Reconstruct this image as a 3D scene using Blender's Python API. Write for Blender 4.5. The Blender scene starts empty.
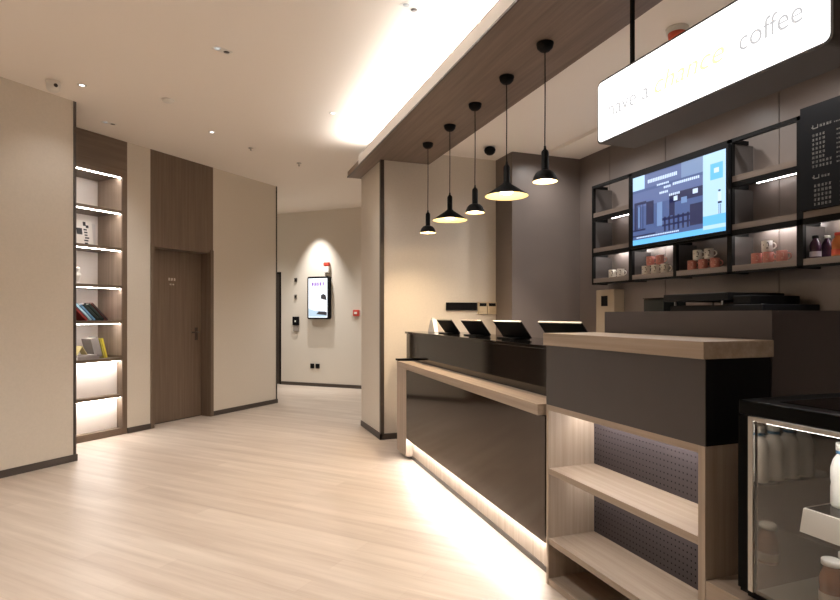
import bpy, bmesh, math, random
from mathutils import Matrix, Vector
R = math.radians
random.seed(7)
scn = bpy.context.scene
C = scn.collection

# ------------------------------------------------------------------ camera, world, exposure
# world axes: y runs along the service counter and ceiling beam, x runs from the aisle to the back bar
cam_d = bpy.data.cameras.new('camera')
cam = bpy.data.objects.new('camera', cam_d); C.objects.link(cam)
cam.location = (0, 0, 1.3)
cam.rotation_euler = (R(90), 0, -math.atan2(0.34376, 0.93906))
cam_d.sensor_width = 36; cam_d.lens = 24.0; cam_d.shift_y = 15/840
cam_d.clip_start = 0.02
scn.camera = cam
w = bpy.data.worlds.new('world'); scn.world = w; w.use_nodes = True
w.node_tree.nodes['Background'].inputs[0].default_value = (1, .9, .8, 1)
w.node_tree.nodes['Background'].inputs[1].default_value = 0.05
vs = scn.view_settings
vs.view_transform = 'Standard'; vs.look = 'None'; vs.gamma = 1; vs.use_curve_mapping = False
vs.exposure = 0.82
scn.cycles.max_bounces = 10; scn.cycles.diffuse_bounces = 6; scn.cycles.sample_clamp_indirect = 6
WARM = (1.0, .975, .945)

def spot(name, loc, power, size=110, blend=.6, color=WARM, radius=.04, target=None):
    l = bpy.data.lights.new(name, 'SPOT'); l.energy = power; l.color = color
    l.spot_size = R(size); l.spot_blend = blend; l.shadow_soft_size = radius
    o = bpy.data.objects.new(name, l); C.objects.link(o); o.location = loc
    if target is not None:
        d = Vector(target) - Vector(loc)
        o.rotation_euler = d.to_track_quat('-Z', 'Y').to_euler()
    return o

# ------------------------------------------------------------------ materials
def newmat(name):
    m = bpy.data.materials.new(name); m.use_nodes = True
    return m, m.node_tree, m.node_tree.nodes['Principled BSDF']

def plain(name, col, rough=.5, metal=0, spec=.5, emit=None, es=0, bump=0, noise=0, nscale=30):
    m, t, b = newmat(name)
    b.inputs['Base Color'].default_value = (*col, 1)
    b.inputs['Roughness'].default_value = rough
    b.inputs['Metallic'].default_value = metal
    b.inputs['Specular IOR Level'].default_value = spec
    if emit:
        b.inputs['Emission Color'].default_value = (*emit, 1); b.inputs['Emission Strength'].default_value = es
    if noise or bump:
        tc = t.nodes.new('ShaderNodeTexCoord'); n = t.nodes.new('ShaderNodeTexNoise')
        n.inputs['Scale'].default_value = nscale; n.inputs['Detail'].default_value = 5
        t.links.new(tc.outputs['Object'], n.inputs['Vector'])
        if noise:
            r = t.nodes.new('ShaderNodeValToRGB')
            r.color_ramp.elements[0].color = (*[c*(1-noise) for c in col], 1)
            r.color_ramp.elements[1].color = (*[min(1, c*(1+noise)) for c in col], 1)
            r.color_ramp.elements[0].position = .3; r.color_ramp.elements[1].position = .7
            t.links.new(n.outputs['Fac'], r.inputs['Fac']); t.links.new(r.outputs['Color'], b.inputs['Base Color'])
        if bump:
            bp = t.nodes.new('ShaderNodeBump'); bp.inputs['Strength'].default_value = bump; bp.inputs['Distance'].default_value = .01
            t.links.new(n.outputs['Fac'], bp.inputs['Height']); t.links.new(bp.outputs['Normal'], b.inputs['Normal'])
    return m

def wood(name, c0, c1, axis='x', rough=.45, fine=38.0, along=1.1, contrast=(.28, .72)):
    """streaky veneer; the grain runs along the given object axis"""
    m, t, b = newmat(name)
    tc = t.nodes.new('ShaderNodeTexCoord'); mp = t.nodes.new('ShaderNodeMapping')
    s = [fine]*3; s['xyz'.index(axis)] = along
    mp.inputs['Scale'].default_value = s
    t.links.new(tc.outputs['Object'], mp.inputs['Vector'])
    n = t.nodes.new('ShaderNodeTexNoise'); n.inputs['Scale'].default_value = 1; n.inputs['Detail'].default_value = 6
    n.inputs['Roughness'].default_value = .65
    t.links.new(mp.outputs['Vector'], n.inputs['Vector'])
    r = t.nodes.new('ShaderNodeValToRGB')
    r.color_ramp.elements[0].position = contrast[0]; r.color_ramp.elements[1].position = contrast[1]
    r.color_ramp.elements[0].color = (*c0, 1); r.color_ramp.elements[1].color = (*c1, 1)
    t.links.new(n.outputs['Fac'], r.inputs['Fac']); t.links.new(r.outputs['Color'], b.inputs['Base Color'])
    b.inputs['Roughness'].default_value = rough
    bp = t.nodes.new('ShaderNodeBump'); bp.inputs['Strength'].default_value = .08; bp.inputs['Distance'].default_value = .004
    t.links.new(n.outputs['Fac'], bp.inputs['Height']); t.links.new(bp.outputs['Normal'], b.inputs['Normal'])
    return m

def emis(name, col, s):
    return plain(name, (0.02, 0.02, 0.02), .6, emit=col, es=s)

def floor_mat():
    m, t, b = newmat('pale_oak_planks')
    tc = t.nodes.new('ShaderNodeTexCoord'); mp = t.nodes.new('ShaderNodeMapping')
    mp.inputs['Rotation'].default_value = (0, 0, R(47))
    t.links.new(tc.outputs['Object'], mp.inputs['Vector'])
    br = t.nodes.new('ShaderNodeTexBrick')
    br.inputs['Scale'].default_value = 1; br.inputs['Brick Width'].default_value = 1.25; br.inputs['Row Height'].default_value = .13
    br.inputs['Mortar Size'].default_value = .0012; br.inputs['Mortar Smooth'].default_value = .3
    br.offset = .37; br.offset_frequency = 2
    br.inputs['Color1'].default_value = (.41, .32, .25, 1); br.inputs['Color2'].default_value = (.58, .49, .405, 1)
    br.inputs['Mortar'].default_value = (.38, .29, .22, 1)
    t.links.new(mp.outputs['Vector'], br.inputs['Vector'])
    mp2 = t.nodes.new('ShaderNodeMapping'); mp2.inputs['Scale'].default_value = (.9, 14, 1)
    t.links.new(mp.outputs['Vector'], mp2.inputs['Vector'])
    n = t.nodes.new('ShaderNodeTexNoise'); n.inputs['Scale'].default_value = 1; n.inputs['Detail'].default_value = 5; n.inputs['Roughness'].default_value = .6
    t.links.new(mp2.outputs['Vector'], n.inputs['Vector'])
    r = t.nodes.new('ShaderNodeValToRGB')
    r.color_ramp.elements[0].position = .3; r.color_ramp.elements[1].position = .72
    r.color_ramp.elements[0].color = (.375, .30, .242, 1); r.color_ramp.elements[1].color = (.61, .535, .46, 1)
    t.links.new(n.outputs['Fac'], r.inputs['Fac'])
    mx = t.nodes.new('ShaderNodeMixRGB'); mx.blend_type = 'MIX'; mx.inputs['Fac'].default_value = .62
    t.links.new(br.outputs['Color'], mx.inputs['Color1']); t.links.new(r.outputs['Color'], mx.inputs['Color2'])
    t.links.new(mx.outputs['Color'], b.inputs['Base Color'])
    b.inputs['Roughness'].default_value = .38
    return m

def glass_mat(name, tint=(.9, .95, .93), refl=1.0):
    m, t, b = newmat(name)
    out = t.nodes['Material Output']
    tr = t.nodes.new('ShaderNodeBsdfTransparent'); tr.inputs[0].default_value = (*tint, 1)
    gl = t.nodes.new('ShaderNodeBsdfGlossy'); gl.inputs['Roughness'].default_value = .02
    fr = t.nodes.new('ShaderNodeFresnel'); fr.inputs['IOR'].default_value = 1.4
    mx = t.nodes.new('ShaderNodeMixShader')
    t.links.new(fr.outputs[0], mx.inputs[0]); t.links.new(tr.outputs[0], mx.inputs[1]); t.links.new(gl.outputs[0], mx.inputs[2])
    t.links.new(mx.outputs[0], out.inputs['Surface'])
    return m

M = {}
M['floor'] = floor_mat()
M['ceil'] = plain('ceiling_paint', (.88, .82, .75), .9, bump=.02)
M['wall'] = plain('cream_wallcovering', (.66, .605, .525), .8, noise=.025, nscale=60, bump=.03)
M['grey'] = plain('taupe_panel', (.152, .124, .110), .38, noise=.04, nscale=3)
M['greydk'] = plain('dark_taupe_laminate', (.046, .038, .036), .45, noise=.05, nscale=4)
M['bar_grey'] = plain('smoky_grey_panel', (.068, .057, .059), .5)
M['trim'] = plain('dark_bronze_trim', (.055, .042, .034), .4)
M['black'] = plain('black_plastic', (.005, .005, .006), .5, spec=.12)
M['blackm'] = plain('matte_black_metal', (.004, .0037, .0037), .55, spec=.12)
M['gloss'] = plain('black_gloss_glass', (.006, .005, .0045), .07, spec=.5)
M['brownglass'] = plain('bronze_gloss_panel', (.011, .0068, .0046), .09); M['brownglass'].node_tree.nodes['Principled BSDF'].inputs['IOR'].default_value = 1.52; M['brownglass'].node_tree.nodes['Principled BSDF'].inputs['Specular Tint'].default_value = (1, .80, .66, 1)
M['white'] = plain('white_plastic', (.75, .72, .67), .4)
M['whitelam'] = plain('white_laminate', (.80, .74, .69), .5)
M['fascia'] = plain('white_fascia', (.80, .77, .74), .7)
M['steel'] = plain('brushed_steel', (.42, .40, .37), .35, metal=1)
M['mirrorsteel'] = plain('polished_steel_liner', (.36, .33, .29), .08, metal=1)
M['woodz'] = wood('walnut_veneer_upright', (.115, .078, .052), (.185, .133, .094), 'z')
M['woodx'] = wood('walnut_veneer_level', (.115, .078, .052), (.185, .133, .094), 'x')
M['shelfz'] = wood('ash_veneer_upright', (.23, .165, .12), (.34, .26, .20), 'z')
M['beamw'] = wood('smoked_oak_beam', (.125, .088, .068), (.215, .16, .128), 'y', fine=30)
M['oaky'] = wood('light_oak_lengthwise', (.27, .205, .15), (.40, .32, .25), 'y')
M['oakx'] = wood('light_oak_level', (.27, .205, .15), (.40, .32, .25), 'x')
M['oakz'] = wood('light_oak_upright', (.29, .225, .17), (.43, .35, .28), 'z')
M['shelfbar'] = wood('taupe_oak_lip', (.12, .092, .075), (.19, .15, .125), 'y')
M['led'] = emis('warm_led_strip', (1, .94, .89), 28)
M['ledcool'] = emis('neutral_led_strip', (1, .94, .90), 27)
M['cove'] = emis('cove_led', (1, .97, .93), 80)
M['counterled'] = emis('counter_led', (1, .96, .92), 50)
M['sign'] = emis('sign_face_light', (1, .99, .97), 1.5)
M['bulb'] = emis('warm_bulb', (1, .72, .50), 8)
M['shade_in'] = plain('cream_shade_lining', (.85, .74, .42), .5)
M['glass'] = glass_mat('clear_glass', (.95, .94, .92))
M['red'] = plain('alarm_red', (.55, .05, .03), .4)
M['pink'] = plain('pink_glaze', (.60, .24, .21), .3)
M['pinkp'] = plain('pink_print', (.75, .50, .40), .4)
M['mugw'] = plain('white_glaze', (.86, .84, .80), .3)
M['ink'] = plain('dark_ink', (.03, .028, .03), .5)
M['paper'] = plain('paper_white', (.82, .78, .72), .7)

# ------------------------------------------------------------------ mesh helpers
class MB:
    """collects shapes and links them as ONE mesh object"""
    def __init__(self): self.bm = bmesh.new(); self.mi = 0
    def _set(self, faces):
        for f in faces: f.material_index = self.mi
    def poly_prism(self, pts, ax, a, b):
        """closed outline pts (2-D) swept along axis ax from a to b"""
        def P(p, d):
            return {'x': (d, p[0], p[1]), 'y': (p[0], d, p[1]), 'z': (p[0], p[1], d)}[ax]
        v0 = [self.bm.verts.new(P(p, a)) for p in pts]; v1 = [self.bm.verts.new(P(p, b)) for p in pts]
        fs = [self.bm.faces.new(v0), self.bm.faces.new(v1)]
        for i in range(len(pts)):
            j = (i+1) % len(pts); fs.append(self.bm.faces.new((v0[i], v0[j], v1[j], v1[i])))
        self._set(fs); return self
    def box(self, x0, x1, y0, y1, z0, z1, M4=None):
        v = [Vector((x, y, z)) for x in (x0, x1) for y in (y0, y1) for z in (z0, z1)]
        if M4 is not None: v = [M4 @ p for p in v]
        v = [self.bm.verts.new(p) for p in v]
        fs = [self.bm.faces.new([v[i] for i in q]) for q in ((0,1,3,2), (4,6,7,5), (0,4,5,1), (2,3,7,6), (0,2,6,4), (1,5,7,3))]
        self._set(fs); return self
    def quad(self, pts):
        f = self.bm.faces.new([self.bm.verts.new(p) for p in pts]); self._set([f]); return self
    def lathe(self, prof, n=28, c=(0, 0, 0), M4=None, closed=False):
        """profile of (radius, z) turned about the z axis"""
        rings = []
        for r, z in prof:
            ring = []
            if r < 1e-6:
                p = Vector((c[0], c[1], c[2]+z)); ring = [self.bm.verts.new(M4 @ p if M4 is not None else p)]
            else:
                for i in range(n):
                    a = 2*math.pi*i/n
                    p = Vector((c[0]+r*math.cos(a), c[1]+r*math.sin(a), c[2]+z))
                    ring.append(self.bm.verts.new(M4 @ p if M4 is not None else p))
            rings.append(ring)
        fs = []
        pairs = list(zip(rings[:-1], rings[1:]))
        if closed: pairs.append((rings[-1], rings[0]))
        for A, B in pairs:
            for i in range(n):
                j = (i+1) % n
                if len(A) == 1 and len(B) == 1: continue
                if len(A) == 1: fs.append(self.bm.faces.new((A[0], B[i], B[j])))
                elif len(B) == 1: fs.append(self.bm.faces.new((A[i], A[j], B[0])))
                else: fs.append(self.bm.faces.new((A[i], A[j], B[j], B[i])))
        for f in fs: f.smooth = True
        self._set(fs); return self
    def tube(self, pts, r, n=8, closed=False):
        pts = [Vector(p) for p in pts]; rings = []
        up = None
        for k, p in enumerate(pts):
            a = pts[k-1] if (k or closed) else p; b = pts[(k+1) % len(pts)] if (k < len(pts)-1 or closed) else p
            d = (b-a).normalized()
            if up is None: up = d.orthogonal().normalized()
            s = d.cross(up).normalized(); up = s.cross(d).normalized()
            rings.append([self.bm.verts.new(p + r*(math.cos(2*math.pi*i/n)*up + math.sin(2*math.pi*i/n)*s)) for i in range(n)])
        fs = []
        pr = list(zip(rings[:-1], rings[1:])) + ([(rings[-1], rings[0])] if closed else [])
        for A, B in pr:
            for i in range(n):
                j = (i+1) % n; fs.append(self.bm.faces.new((A[i], A[j], B[j], B[i])))
        if not closed:
            fs.append(self.bm.faces.new(rings[0])); fs.append(self.bm.faces.new(rings[-1]))
        for f in fs: f.smooth = True
        self._set(fs); return self
    def mat(self, i): self.mi = i; return self
    def build(self, name, mats, parent=None, loc=None, rotz=0, bevel=0, seg=2):
        bmesh.ops.recalc_face_normals(self.bm, faces=self.bm.faces)
        me = bpy.data.meshes.new(name); self.bm.to_mesh(me); self.bm.free()
        for m in (mats if isinstance(mats, (list, tuple)) else [mats]): me.materials.append(m)
        o = bpy.data.objects.new(name, me); C.objects.link(o)
        if parent is not None: o.parent = parent
        if loc is not None: o.location = loc
        o.rotation_euler[2] = rotz
        if bevel:
            b = o.modifiers.new('bevel', 'BEVEL'); b.width = bevel; b.segments = seg; b.limit_method = 'ANGLE'; b.angle_limit = R(50)
            b.harden_normals = False
        return o

def B(x0, x1, y0, y1, z0, z1): return MB().box(x0, x1, y0, y1, z0, z1)

def tag(o, label, cat, group=None):
    o['label'] = label; o['category'] = cat
    if group: o['group'] = group
    return o
def thing(name, label, cat, loc=(0, 0, 0), rotz=0, group=None):
    o = bpy.data.objects.new(name, None); C.objects.link(o); o.empty_display_size = .1
    o.location = loc; o.rotation_euler = (0, 0, rotz)
    return tag(o, label, cat, group)
def st(o): o['kind'] = 'structure'; return o
def dup(root, loc, rotz=None, label=None, group=None):
    r = root.copy(); C.objects.link(r); r.location = loc
    if rotz is not None: r.rotation_euler = (0, 0, rotz)
    if label: r['label'] = label
    if group: r['group'] = group
    for ch in list(root.children):
        c = ch.copy(); C.objects.link(c); c.parent = r
        for g in ch.children:
            d = g.copy(); C.objects.link(d); d.parent = c
    return r

def text_mesh(name, s, size, mat, parent, origin, xdir, zdir, extrude=.0008, offset=0, shear=0, width=None):
    cu = bpy.data.curves.new(name, 'FONT'); cu.body = s; cu.size = size; cu.extrude = extrude; cu.offset = offset; cu.shear = shear
    to = bpy.data.objects.new(name, cu); C.objects.link(to)
    dg = bpy.context.evaluated_depsgraph_get()
    me = bpy.data.meshes.new_from_object(to.evaluated_get(dg))
    bpy.data.objects.remove(to); bpy.data.curves.remove(cu)
    xs = [v.co.x for v in me.vertices]; k = 1.0
    if width: k = width/(max(xs)-min(xs))
    x = Vector(xdir).normalized(); z = Vector(zdir).normalized(); n = x.cross(z)
    for v in me.vertices:
        c = v.co.copy(); v.co = Vector(origin) + x*(c.x-min(xs))*k + z*c.y - n*0 + n*c.z
    me.materials.clear(); me.materials.append(mat)
    o = bpy.data.objects.new(name, me); C.objects.link(o); o.parent = parent
    return o

def rrect(cx, cy, w_, h_, r, n=6):
    pts = []
    for sx, sy, a0 in ((1, 1, 0), (-1, 1, 90), (-1, -1, 180), (1, -1, 270)):
        for i in range(n+1):
            a = R(a0 + 90*i/n)
            pts.append((cx + sx*(w_/2-r) + r*math.cos(a), cy + sy*(h_/2-r) + r*math.sin(a)))
    return pts

# ------------------------------------------------------------------ frames
TH = 0.74567; D0 = (-1.325, 6.495)        # corridor wall: x along the wall, y into the wall
BH = -0.73937; P0 = (1.166, 10.76)        # far wall: x along the wall, y behind the wall
KH = math.atan2(-2.723, -.116); K0 = (1.624, 5.064)   # counter: x along its front, y into it
FD = dict(loc=(*D0, 0), rotz=TH); FB = dict(loc=(*P0, 0), rotz=BH); FK = dict(loc=(*K0, 0), rotz=KH)
def wd(r, m, z):  # corridor-wall frame to world
    return (D0[0]+r*math.cos(TH)-m*math.sin(TH), D0[1]+r*math.sin(TH)+m*math.cos(TH), z)
def wb(r, m, z):
    return (P0[0]+r*math.cos(BH)-m*math.sin(BH), P0[1]+r*math.sin(BH)+m*math.cos(BH), z)
def wk(r, m, z):
    return (K0[0]+r*math.cos(KH)-m*math.sin(KH), K0[1]+r*math.sin(KH)+m*math.cos(KH), z)

# ------------------------------------------------------------------ structure
st(B(-9, 5, -4, 14, -.1, 0).build('floor', M['floor']))
st(B(-9, 5, -4, 14, 3.2, 3.35).build('ceiling', M['ceil']))
# lower ceiling over the bar, with a shallow slot running parallel to the beam
cb = MB(); cb.box(2.165, 3.30, -3.2, 5.9, 3.04, 3.19); cb.box(3.39, 4.1, -3.2, 5.9, 3.04, 3.19); cb.box(3.30, 3.39, -3.2, 5.9, 3.075, 3.19)
st(cb.build('ceiling', M['ceil']))
st(B(-7.5, -.412, -.657, .3, 0, 3.2).build('wall_left', M['wall'], **FD))
cw = MB(); cw.box(.572, .858, 0, .5, 0, 3.2); cw.box(1.772, 2.955, 0, .5, 0, 3.2); cw.box(2.455, 2.955, .5, 3.2, 0, 3.2)
st(cw.build('wall_corridor', M['wall'], **FD))
fw = MB(); fw.box(0, 4.6, 0, .15, 0, 3.2); fw.box(-2.6, 0, 0, .15, 2.108, 3.2); fw.box(-2.6, -1.0, 0, .15, 0, 2.108)
st(fw.build('wall_far', M['wall'], **FB))
st(B(-2.6, -2.45, -2.5, 0, 0, 3.2).build('wall_hall', M['wall'], **FB))
st(MB().poly_prism([(1.632, 5.63), (4.1, 5.63), (4.1, 6.44), (1.622, 6.44)], 'z', 0, 3.2).build('wall_back', M['wall']))
st(B(3.9, 4.05, 6.44, 9.0, 0, 3.2).build('wall_end', M['wall']))
st(B(2.97, 3.9, 5.26, 5.63, 0, 3.04).build('wall_recess', M['grey']))
rw = MB()
yy = 5.26
while yy > -3.2:
    nx = [4.75, 3.992, 2.903, 1.81, .72, -.37, -1.46, -2.6, -3.21]
    nxt = max([q for q in nx if q < yy-1e-6])
    rw.box(3.823, 3.99, nxt+.004, yy-.004, 0, 3.04); yy = nxt
rw.box(3.83, 3.99, -3.2, 5.26, 0, 3.04)
st(rw.build('wall_right', M['grey']))
st(B(-6.6, 4, -3.35, -3.2, 0, 3.2).build('wall_rear', M['wall']))
st(B(-6.75, -6.6, -3.35, 1.2, 0, 3.2).build('wall_side', M['wall']))

# beam over the counter
bmb = MB(); bmb.box(1.47, 2.165, -3.2, 6.5, 2.92, 2.945); bmb.box(1.47, 1.49, 5.95, 6.5, 2.945, 2.99); bmb.box(1.75, 2.165, -3.2, 6.5, 2.945, 3.2)
bmb.box(1.49, 1.75, 6.48, 6.5, 2.945, 2.99); bmb.box(1.49, 1.75, 5.95, 5.97, 2.945, 3.06)
beam = st(bmb.build('beam', M['beamw']))
st(B(1.464, 1.478, -3.2, 5.949, 2.932, 3.022).build('trim_1', M['fascia']))
st(B(1.462, 1.472, -3.2, 6.5, 2.918, 2.932).build('trim_2', M['trim']))
tag(B(1.50, 1.525, -3.1, 5.9, 3.024, 3.032).build('cove_light', M['cove']), 'long white light strip hidden in the ceiling cove along the wooden beam', 'light')
gr = thing('linear_grille', 'slim white slotted air grille running along the top of the beam fascia', 'vent', (1.471, 0, 3.022))
g1 = MB(); y = -3.0
while y < 5.7:
    g1.box(-.006, .006, y, y+.36, 0, .005); y += .40
g1.build('slot', M['trim'], gr)
B(-.007, .007, -3.1, 5.94, .005, .012).build('slat', M['fascia'], gr)

# trims and baseboards
st(B(-.413, -.388, -.661, .0, 0, 3.2).build('trim_3', M['trim'], **FD))
st(B(2.953, 2.975, -.006, .03, 0, 3.2).build('trim_4', M['trim'], **FD))
st(B(1.618, 1.658, 5.618, 5.655, 0, 2.92).build('trim_5', M['trim']))
st(B(-7.5, -.380, -.668, -.655, 0, .06).build('baseboard_left', M['trim'], **FD))
bb = MB(); bb.box(.572, .858, -.012, .004, 0, .06); bb.box(1.772, 2.985, -.012, .004, 0, .06)
st(bb.build('baseboard_corridor', M['trim'], **FD))
st(B(0, 4.6, -.012, .004, 0, .06).build('baseboard_far', M['trim'], **FB))
b2 = MB(); b2.box(1.612, 1.634, 5.612, 6.44, 0, .06); b2.box(1.612, 2.97, 5.612, 5.634, 0, .06)
st(b2.build('baseboard_back', M['trim']))

# ------------------------------------------------------------------ doors
d1 = thing('door_1', 'brown wood veneer door set deep in a wooden surround', 'door', **{'loc': FD['loc'], 'rotz': TH}); st(d1)
p = MB(); p.box(.858, 1.772, .0, .30, 2.13, 3.2)
p.build('header_panel', M['woodz'], d1)
p = MB(); p.box(.858, .903, -.012, .30, 0, 2.13); p.box(1.722, 1.772, -.012, .30, 0, 2.13); p.box(.903, 1.722, -.0, .30, 2.09, 2.13)
p.build('door_frame', M['woodz'], d1)
leaf = B(.905, 1.720, .16, .205, .012, 2.088).build('door_leaf', M['woodz'], d1)
B(.905, 1.720, .165, .20, 0, .011).build('threshold', M['trim'], d1)
h = MB(); h.box(1.62, 1.66, .152, .160, .98, 1.14); h.tube([(1.64, .152, 1.08), (1.64, .105, 1.08), (1.53, .105, 1.08)], .010)
h.lathe([(0, 0), (.012, 0), (.012, .01), (0, .01)], 14, M4=Matrix.Translation((1.64, .146, 1.0)) @ Matrix.Rotation(R(90), 4, 'X'))
hd = h.build('door_handle', M['trim'], leaf); hd['label'] = 'dark metal lever handle'

def glyphs(mb, x0, z0, n, size, pitch, y, seed=0, plane='y', sx=1):
    """tiny unreadable characters as strokes"""
    rnd = random.Random(seed)
    for i in range(n):
        cx = x0 + sx*i*pitch
        for k in range(3):
            zz = z0 + size*(.1+.36*k); a = cx + sx*rnd.uniform(0, .15)*size; b = cx + sx*rnd.uniform(.65, .95)*size
            if plane == 'y': mb.box(min(a, b), max(a, b), y-.0006, y, zz, zz+size*.13)
            else: mb.box(y-.0006, y, min(a, b), max(a, b), zz, zz+size*.13)
        for k in range(2):
            a = cx + sx*rnd.uniform(.15, .8)*size
            if plane == 'y': mb.box(min(a, a+sx*size*.13), max(a, a+sx*size*.13), y-.0006, y, z0, z0+size)
            else: mb.box(y-.0006, y, min(a, a+sx*size*.13), max(a, a+sx*size*.13), z0, z0+size)
    return mb
g = MB(); glyphs(g, 1.225, 1.72, 3, .032, .037, .1595, 3); glyphs(g, 1.245, 1.665, 3, .018, .024, .1595, 5)
g.build('lettering', M['paper'], leaf)

d2 = thing('door_2', 'dark door at the far end of the corridor, mostly behind the wall corner', 'door', FB['loc'], BH); st(d2)
B(-1.0, -.012, .05, .09, 0, 2.08).build('door_leaf', M['trim'], d2)
p = MB(); p.box(-.035, 0, -.004, .12, 0, 2.108); p.box(-1.0, -.035, -.004, .12, 2.075, 2.108)
p.build('door_frame', M['blackm'], d2)

# ------------------------------------------------------------------ built-in bookcase
bk = thing('bookcase', 'tall built-in walnut bookcase with lit shelves recessed in the left wall', 'bookcase', FD['loc'], TH)
RL, RI, RO = -.387, .512, .570
B(RL, RO, .0, .46, 2.80, 3.198).build('header_panel', M['woodx'], bk)
q = MB(); q.box(RI, RO, 0, .46, 0, 2.80); q.build('side_panel', M['woodz'], bk)
q = B(RI-.003, RI, .012, .42, .86, 2.80).build('side_panel', M['shelfz'], bk); q['label'] = 'pale inner lining of the right side'
B(RL, RL+.02, 0, .46, 0, 2.80).build('side_panel', M['woodz'], bk)
B(RL+.02, RI, .42, .44, .83, 2.80).build('back_panel', M['whitelam'], bk)['label'] = 'white back panel'
B(RL+.02, RI, 0, .42, 0, .07).build('plinth', M['woodx'], bk)
tops = [2.435, 2.03, 1.62, 1.24, .835, .44]
for i, zt in enumerate(tops):
    s = B(RL+.02, RI-.003, .002, .42, zt-.032, zt).build('shelf', M['woodx'], bk)
    if i != 4 and i != 5:
        B(RL+.02, RI-.003, .028, .048, zt-.0365, zt-.0325).build('light_strip', M['led'], s)
    else:
        B(RL+.02, RI-.003, .025, .055, zt-.0365, zt-.0325).build('light_strip', M['led'], s)
B(RL+.02, RI-.003, .028, .048, 2.7955, 2.7995).build('light_strip', M['led'], bk)
for za, zb in ((.44, .80), (.07, .405)):
    B(RL+.02, RI-.003, .085, .10, za, zb).build('door', M['whitelam'], bk)['label'] = 'plain white recessed door'

# books and magazines
def book(name, label, rr, mm, zz, h_, wdt, th, col, lean=0, turn=0, group=None, spine=None, flat=False, cat='book'):
    """standing book; leans by tipping the top towards the left"""
    t = thing(name, label, cat, wd(rr, mm, zz), TH + R(turn), group)
    cm = plain(name + '_cover', col, .5); sm = plain(name + '_spine', spine or col, .5)
    if flat: M4 = Matrix.Identity(4); dims = (-wdt/2, wdt/2, -h_/2, h_/2, 0, th)
    else: M4 = Matrix.Rotation(R(-lean), 4, 'Y'); dims = None
    c = MB(); pg = MB()
    if flat:
        c.box(-wdt/2, wdt/2, -h_/2, h_/2, 0, .003); c.box(-wdt/2, wdt/2, -h_/2, h_/2, th-.003, th); c.box(-wdt/2, wdt/2, -h_/2, -h_/2+.003, 0, th)
        pg.box(-wdt/2+.004, wdt/2-.004, -h_/2+.003, h_/2-.004, .003, th-.003)
    else:
        c.box(0, .003, 0, wdt, 0, h_, M4); c.box(th-.003, th, 0, wdt, 0, h_, M4)
        c.mat(1); c.box(0, th, 0, .003, 0, h_, M4)
        pg.box(.0035, th-.0035, .0035, wdt-.004, .004, h_-.004, M4)
    c.build('cover', [cm, sm], t); pg.build('pages', M['paper'], t)
    return t
z3 = 1.2405
book('book', 'dark red book leaning leftmost in the row on the fourth shelf', .205, .14, z3, .23, .17, .022, (.22, .02, .02), 44)
book('book', 'pale blue book leaning beside the dark red one', .247, .14, z3, .24, .17, .022, (.30, .50, .62), 44)
book('book', 'steel blue book leaning between the pale blue and black ones', .289, .14, z3, .22, .17, .02, (.10, .22, .34), 44)
book('book', 'black book leaning in the middle of the row on the fourth shelf', .335, .14, z3, .235, .17, .026, (.02, .03, .025), 44)
book('book', 'dark green book with a pale cover edge leaning next to the black one', .386, .14, z3, .235, .17, .024, (.03, .05, .04), 44, spine=(.02, .025, .02))
book('book', 'red backed book leaning rightmost in the row on the fourth shelf', .434, .14, z3, .25, .17, .016, (.35, .06, .05), 44, spine=(.04, .02, .02))
z2 = .8355
book('book', 'bright yellow book leaning on the fifth shelf at the right of the row', .418, .14, z2, .215, .16, .022, (.72, .60, .06), 14)
book('book', 'thin lime yellow book leaning between the yellow and grey ones', .400, .14, z2, .212, .16, .010, (.62, .56, .10), 14)
book('book', 'thick dark grey volume leaning left of the lime yellow book', .300, .14, z2, .215, .16, .085, (.20, .18, .17), 14)
book('book', 'thick grey book lying flat on the fifth shelf', .16, .125, z2, .17, .24, .032, (.33, .30, .29), flat=True, turn=4)
book('book', 'thin pale grey book lying flat on top of the thick grey one', .15, .125, z2+.0325, .16, .22, .018, (.45, .41, .40), flat=True, turn=-6)
bt = thing('brochure', 'folded cream and yellow brochure propped on the grey books', 'brochure', wd(.12, .125, z2+.051), TH)
bq = MB(); bq.poly_prism([(-.055, 0), (-.05, 0), (.002, .085), (.052, .0), (.057, 0), (.004, .092), (-.002, .092)], 'y', -.05, .05)
bq.build('folded_sheet', plain('cream_yellow_paper', (.66, .56, .27), .7), bt)
# framed black and white lettering block on the second shelf
mg = thing('magazine', 'white magazine with black block print standing on the second shelf', 'magazine', wd(.30, .32, 2.0305), TH)
q = MB(); tilt = Matrix.Rotation(R(-8), 4, 'X')
q.box(-.15, .10, 0, .012, .003, .30, tilt); q.build('cover', M['paper'], mg)
q = MB(); rnd = random.Random(4)
q.box(-.075, -.015, -.001, 0, .14, .21, tilt)
q.box(.0, .03, -.001, 0, .24, .285, tilt); q.box(.03, .06, -.001, 0, .22, .25, tilt)
for k in range(7):
    q.box(.0+rnd.uniform(0, .012), .05+rnd.uniform(-.015, .012), -.001, 0, .01+k*.03, .026+k*.03, tilt)
q.build('print', M['ink'], mg)
mg2 = thing('magazine', 'plain pale magazine standing behind the block printed one', 'magazine', wd(.39, .385, 2.0305), TH)
B(-.10, .07, 0, .010, 0, .275).build('cover', plain('grey_white_paper', (.70, .66, .63), .6), mg2)
fg = thing('figurine', 'small white ornament at the left of the shelf above the leaning books', 'ornament', wd(.10, .12, 1.6205), TH)
q = MB(); q.lathe([(0, 0), (.035, 0), (.035, .012), (.016, .02), (.02, .05), (.032, .08), (.03, .11), (.012, .125), (.022, .145), (.022, .165), (0, .18)], 20)
q.build('body', M['white'], fg)

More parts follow.
